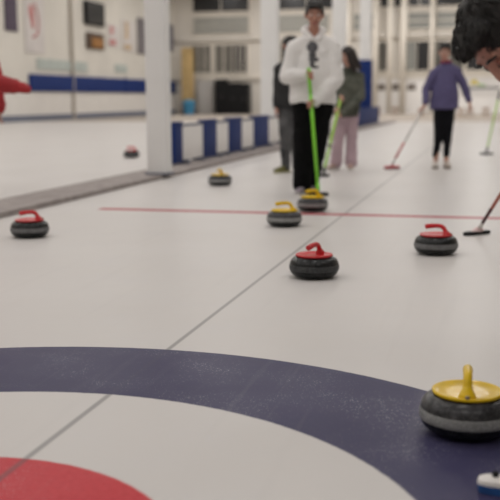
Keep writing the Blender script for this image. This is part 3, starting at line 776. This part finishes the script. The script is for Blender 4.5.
# -- person bending over the ice in the foreground, only the head inside the picture
b = V((1.80, 1.55, 0))
hc = CAM + ray(500, 36)*2.74
hu = (-RT*.89+UP*.40-FW*.18).normalized(); hf = -RT*.30-UP*.93-FW*.22
hands_c = V((1.62, .98, .66))
F6 = V((1.322, .674, 0)); T6 = F6+(hands_c+V((.02, .02, .05))-F6)*1.25
sd = (T6-F6).normalized(); g1 = F6.lerp(T6, .92); g2 = F6.lerp(T6, .62)
ld = (-FW*.9+RT*.2).normalized()           # across the back, towards the camera
fd = (-RT*.9-FW*.2).normalized()
nk = hc - hu*.15 - V(hf).normalized()*.06 + FW*.04
pel = V((1.93, 1.50, .95))
shc = nk + (pel-nk).normalized()*.07
J = dict(pelvis=pel, neck=nk, head=hc, shL=shc-ld*.17-UP*.04, shR=shc+ld*.17-UP*.04)
J['elL'] = J['shL']+V((.10, -.03, -.27)); J['elR'] = J['shR']+V((.12, .02, -.26))
lat6 = ld
hL = grip(J['elL'], g2, sd, 1); hR = grip(J['elR'], g1, sd, -1)
J['wrL'], J['wrR'] = hL[0], hR[0]
for q, s_, fo in (('L', -1, -.05), ('R', 1, .12)):
    J['hip'+q] = pel+ld*s_*.09-UP*.03
    J['an'+q] = V((pel.x, pel.y, .085))+ld*s_*.14+fd*fo*1.0
    J['kn'+q] = (J['hip'+q]+J['an'+q])/2+fd*.08
    J['to'+q] = J['an'+q]+fd*.13; J['to'+q].z = .04
def hair_full(bm, P, R, s):
    # thick straight hair: a full cap with locks combed from the crown to the fringe
    add_hull(bm, [(P(0, -.026, .026), (.092*s, .106*s, .094*s), R)], 22)
    add_hull(bm, [(P(0, -.036, .060), (.082*s, .080*s, .078*s), R), (P(0, -.062, -.03), (.086*s, .062*s, .085*s), R)], 18)
    for q in (-1, 1): add_hull(bm, [(P(q*.076, -.018, -.0), (.022*s, .040*s, .050*s), R)], 12)
    add_hull(bm, [(P(x*s, y, .086), (.018*s, .018*s, .018*s), R) for x, y in ((-.07, .028), (-.045, .070), (0, .086), (.045, .070), (.07, .028))] + [(P(0, -.014, .098), (.05*s, .05*s, .016*s), R), (P(0, .018, .112), (.045*s, .042*s, .016*s), R)], 12)
    me = solidify(bm, .005, 6, .0015, 30, 3)
    b2 = bmesh.new(); b2.from_mesh(me); bpy.data.meshes.remove(me)
    b2.normal_update(); b2.verts.ensure_lookup_table()
    rnd = random.Random(4); crown = P(0, -.05, .12); n = len(b2.verts); vs = b2.verts[:]
    for _ in range(1500):
        v = vs[rnd.randrange(n)]; nn = v.normal.copy(); p0 = v.co.copy()
        d = p0-crown; d = d-nn*d.dot(nn)
        if d.length < .006: continue
        d.normalize(); d = (d+V((rnd.gauss(0, .14), rnd.gauss(0, .14), rnd.gauss(0, .14)))); d = (d-nn*d.dot(nn)).normalized()
        L = rnd.uniform(.015, .034); ln = rnd.uniform(.0, .003)
        pts = [p0+nn*.001, p0+d*L*.5+nn*(ln+.0015), p0+d*L-nn*L*L*3.2+nn*ln]
        add_tube(b2, pts, [.0018, .0016, .0004], 5)
    bmesh.ops.recalc_face_normals(b2, faces=b2.faces)
    out = bpy.data.meshes.new('hair'); b2.to_mesh(out); b2.free(); return out
person('person with thick black hair bending over the foreground stone at the right edge', b, J,
       dict(hf=hf, hu=hu, hs=1.0, skin=skin_mat('warm skin', (.56, .29, .22)), lid=skin_mat('eyelid skin', (.36, .15, .11)), hairm=M_hair, hair=hair_full, voxel=.006,
            hands={'L': (hL[1], hL[2], hL[3], 1.25), 'R': (hR[1], hR[2], hR[3], 1.25)},
            top=dict(name='jacket', m=mat('dark jacket cloth', (.02, .021, .025), .75, .3, 10), w=(.19, .19, .185), d=(.14, .135, .12), arm=(.075, .062, .046), hem=-.02, collar=False),
            legs=dict(m=M_blk, r=(.10, .08, .065), hw=.17, hd=.13), shoe=mat('black shoe', (.02, .02, .02), .5), sole=M_whitepl))
broom('white curling broom head with a blue pad at the bottom right corner', F6, T6, V((.95, -.05, 0)), [(.04, .85, mat('black carbon shaft', (.015, .015, .016), .3, .2, 40), 'shaft'), (.85, 1.0, mat('grey grip', (.12, .12, .12), .7), 'grip')], M_whitepl, M_bluepad, length=.20, hw=.033, hh=.022, knob=-.055, hoff=.012, ph=.022)

# -- person in red at the left edge, on the neighbouring sheet's side
b = V((-4.24, 7.50, 0))
fx = V((.97, .2, 0)).normalized(); lx = V((.2, -.97, 0)).normalized()
sh = stand(b, -3, 52, .12)
J = dict(pelvis=V((-4.22, 7.5, .95)), neck=V((-4.06, 7.5, 1.54)), head=V((-4.02, 7.5, 1.70)))
J['shL'] = V((-3.80, 7.38, 1.48)); J['shR'] = V((-4.0, 7.72, 1.46))
J['elL'] = V((-3.71, 7.36, 1.165)); J['elR'] = V((-3.98, 7.80, 1.14)); J['wrL'] = V((-3.53, 7.42, 1.125)); J['wrR'] = V((-3.93, 7.80, .90))
for q, s_ in (('L', 1), ('R', -1)):
    J['hip'+q] = J['pelvis']+lx*s_*.09-UP*.03; J['an'+q] = V((-4.24, 7.5, .085))+lx*s_*.12; J['kn'+q] = (J['hip'+q]+J['an'+q])/2+fx*.03; J['to'+q] = J['an'+q]+fx*.13; J['to'+q].z = .04
J['shR'], J['shL'] = J['shR'], J['shL']
M_red = mat('red jacket cloth', (.42, .022, .028), .7, .2, 8, .1)
rp = person('person in a red jacket at the left edge, reaching one sleeved arm forward', b, J,
       dict(hf=fx, hu=UP, hs=1, skin=SK1, hairm=M_hairb, hair=hair_short, voxel=.008,
            hands={'L': (fx, -UP, -lx, .5), 'R': (-UP, fx, lx, .4)},
            top=dict(name='jacket', m=M_red, w=(.19, .2, .19), d=(.14, .14, .125), arm=(.088, .092, .080), hem=-.02, collar=True),
            legs=dict(m=M_blk, r=(.10, .08, .065), hw=.17, hd=.13), shoe=mat('black shoe', (.02, .02, .02), .5), sole=M_whitepl))

bm = bmesh.new()
w0 = J['wrL']; add_hull(bm, [(w0-fx*.01, .062, None), (w0+fx*.08-UP*.01, (.05, .06, .055), None), (w0+fx*.13-UP*.03, (.035, .05, .045), None)]); cap(bm, w0+fx*.03-lx*.03, w0+fx*.09-lx*.065-UP*.01, .026, .02)
obj('mitten', solidify(bm, .008, 2), M_red, rp, b)

# ------------------------------------------------------------------ light: rows of ceiling lamps
def lamp(x, y, e, sx=.5, sy=3.0):
    l = bpy.data.lights.new('ceiling_lamp', 'AREA'); l.shape = 'RECTANGLE'; l.size = sx; l.size_y = sy; l.energy = e; l.color = (1, .970, .945)
    o = bpy.data.objects.new('ceiling_lamp', l); COL.objects.link(o); o.location = (x, y, 8.2)
for x in (-17, -12.5, -8, -3.6, .6, 5): 
    for y in (-4, 3, 10, 17, 24, 31, 38, 45, 52, 58): lamp(x, y, 72*(1.8 if y > 40 and x > -15 else 1))
w = bpy.data.worlds.new('world'); SC.world = w; w.use_nodes = True
w.node_tree.nodes['Background'].inputs[0].default_value = (.5, .5, .5, 1); w.node_tree.nodes['Background'].inputs[1].default_value = .05
SC.view_settings.view_transform = 'Standard'; SC.view_settings.look = 'None'; SC.view_settings.gamma = 1
SC.view_settings.exposure = 0
try: SC.cycles.use_denoising = True
except Exception: pass
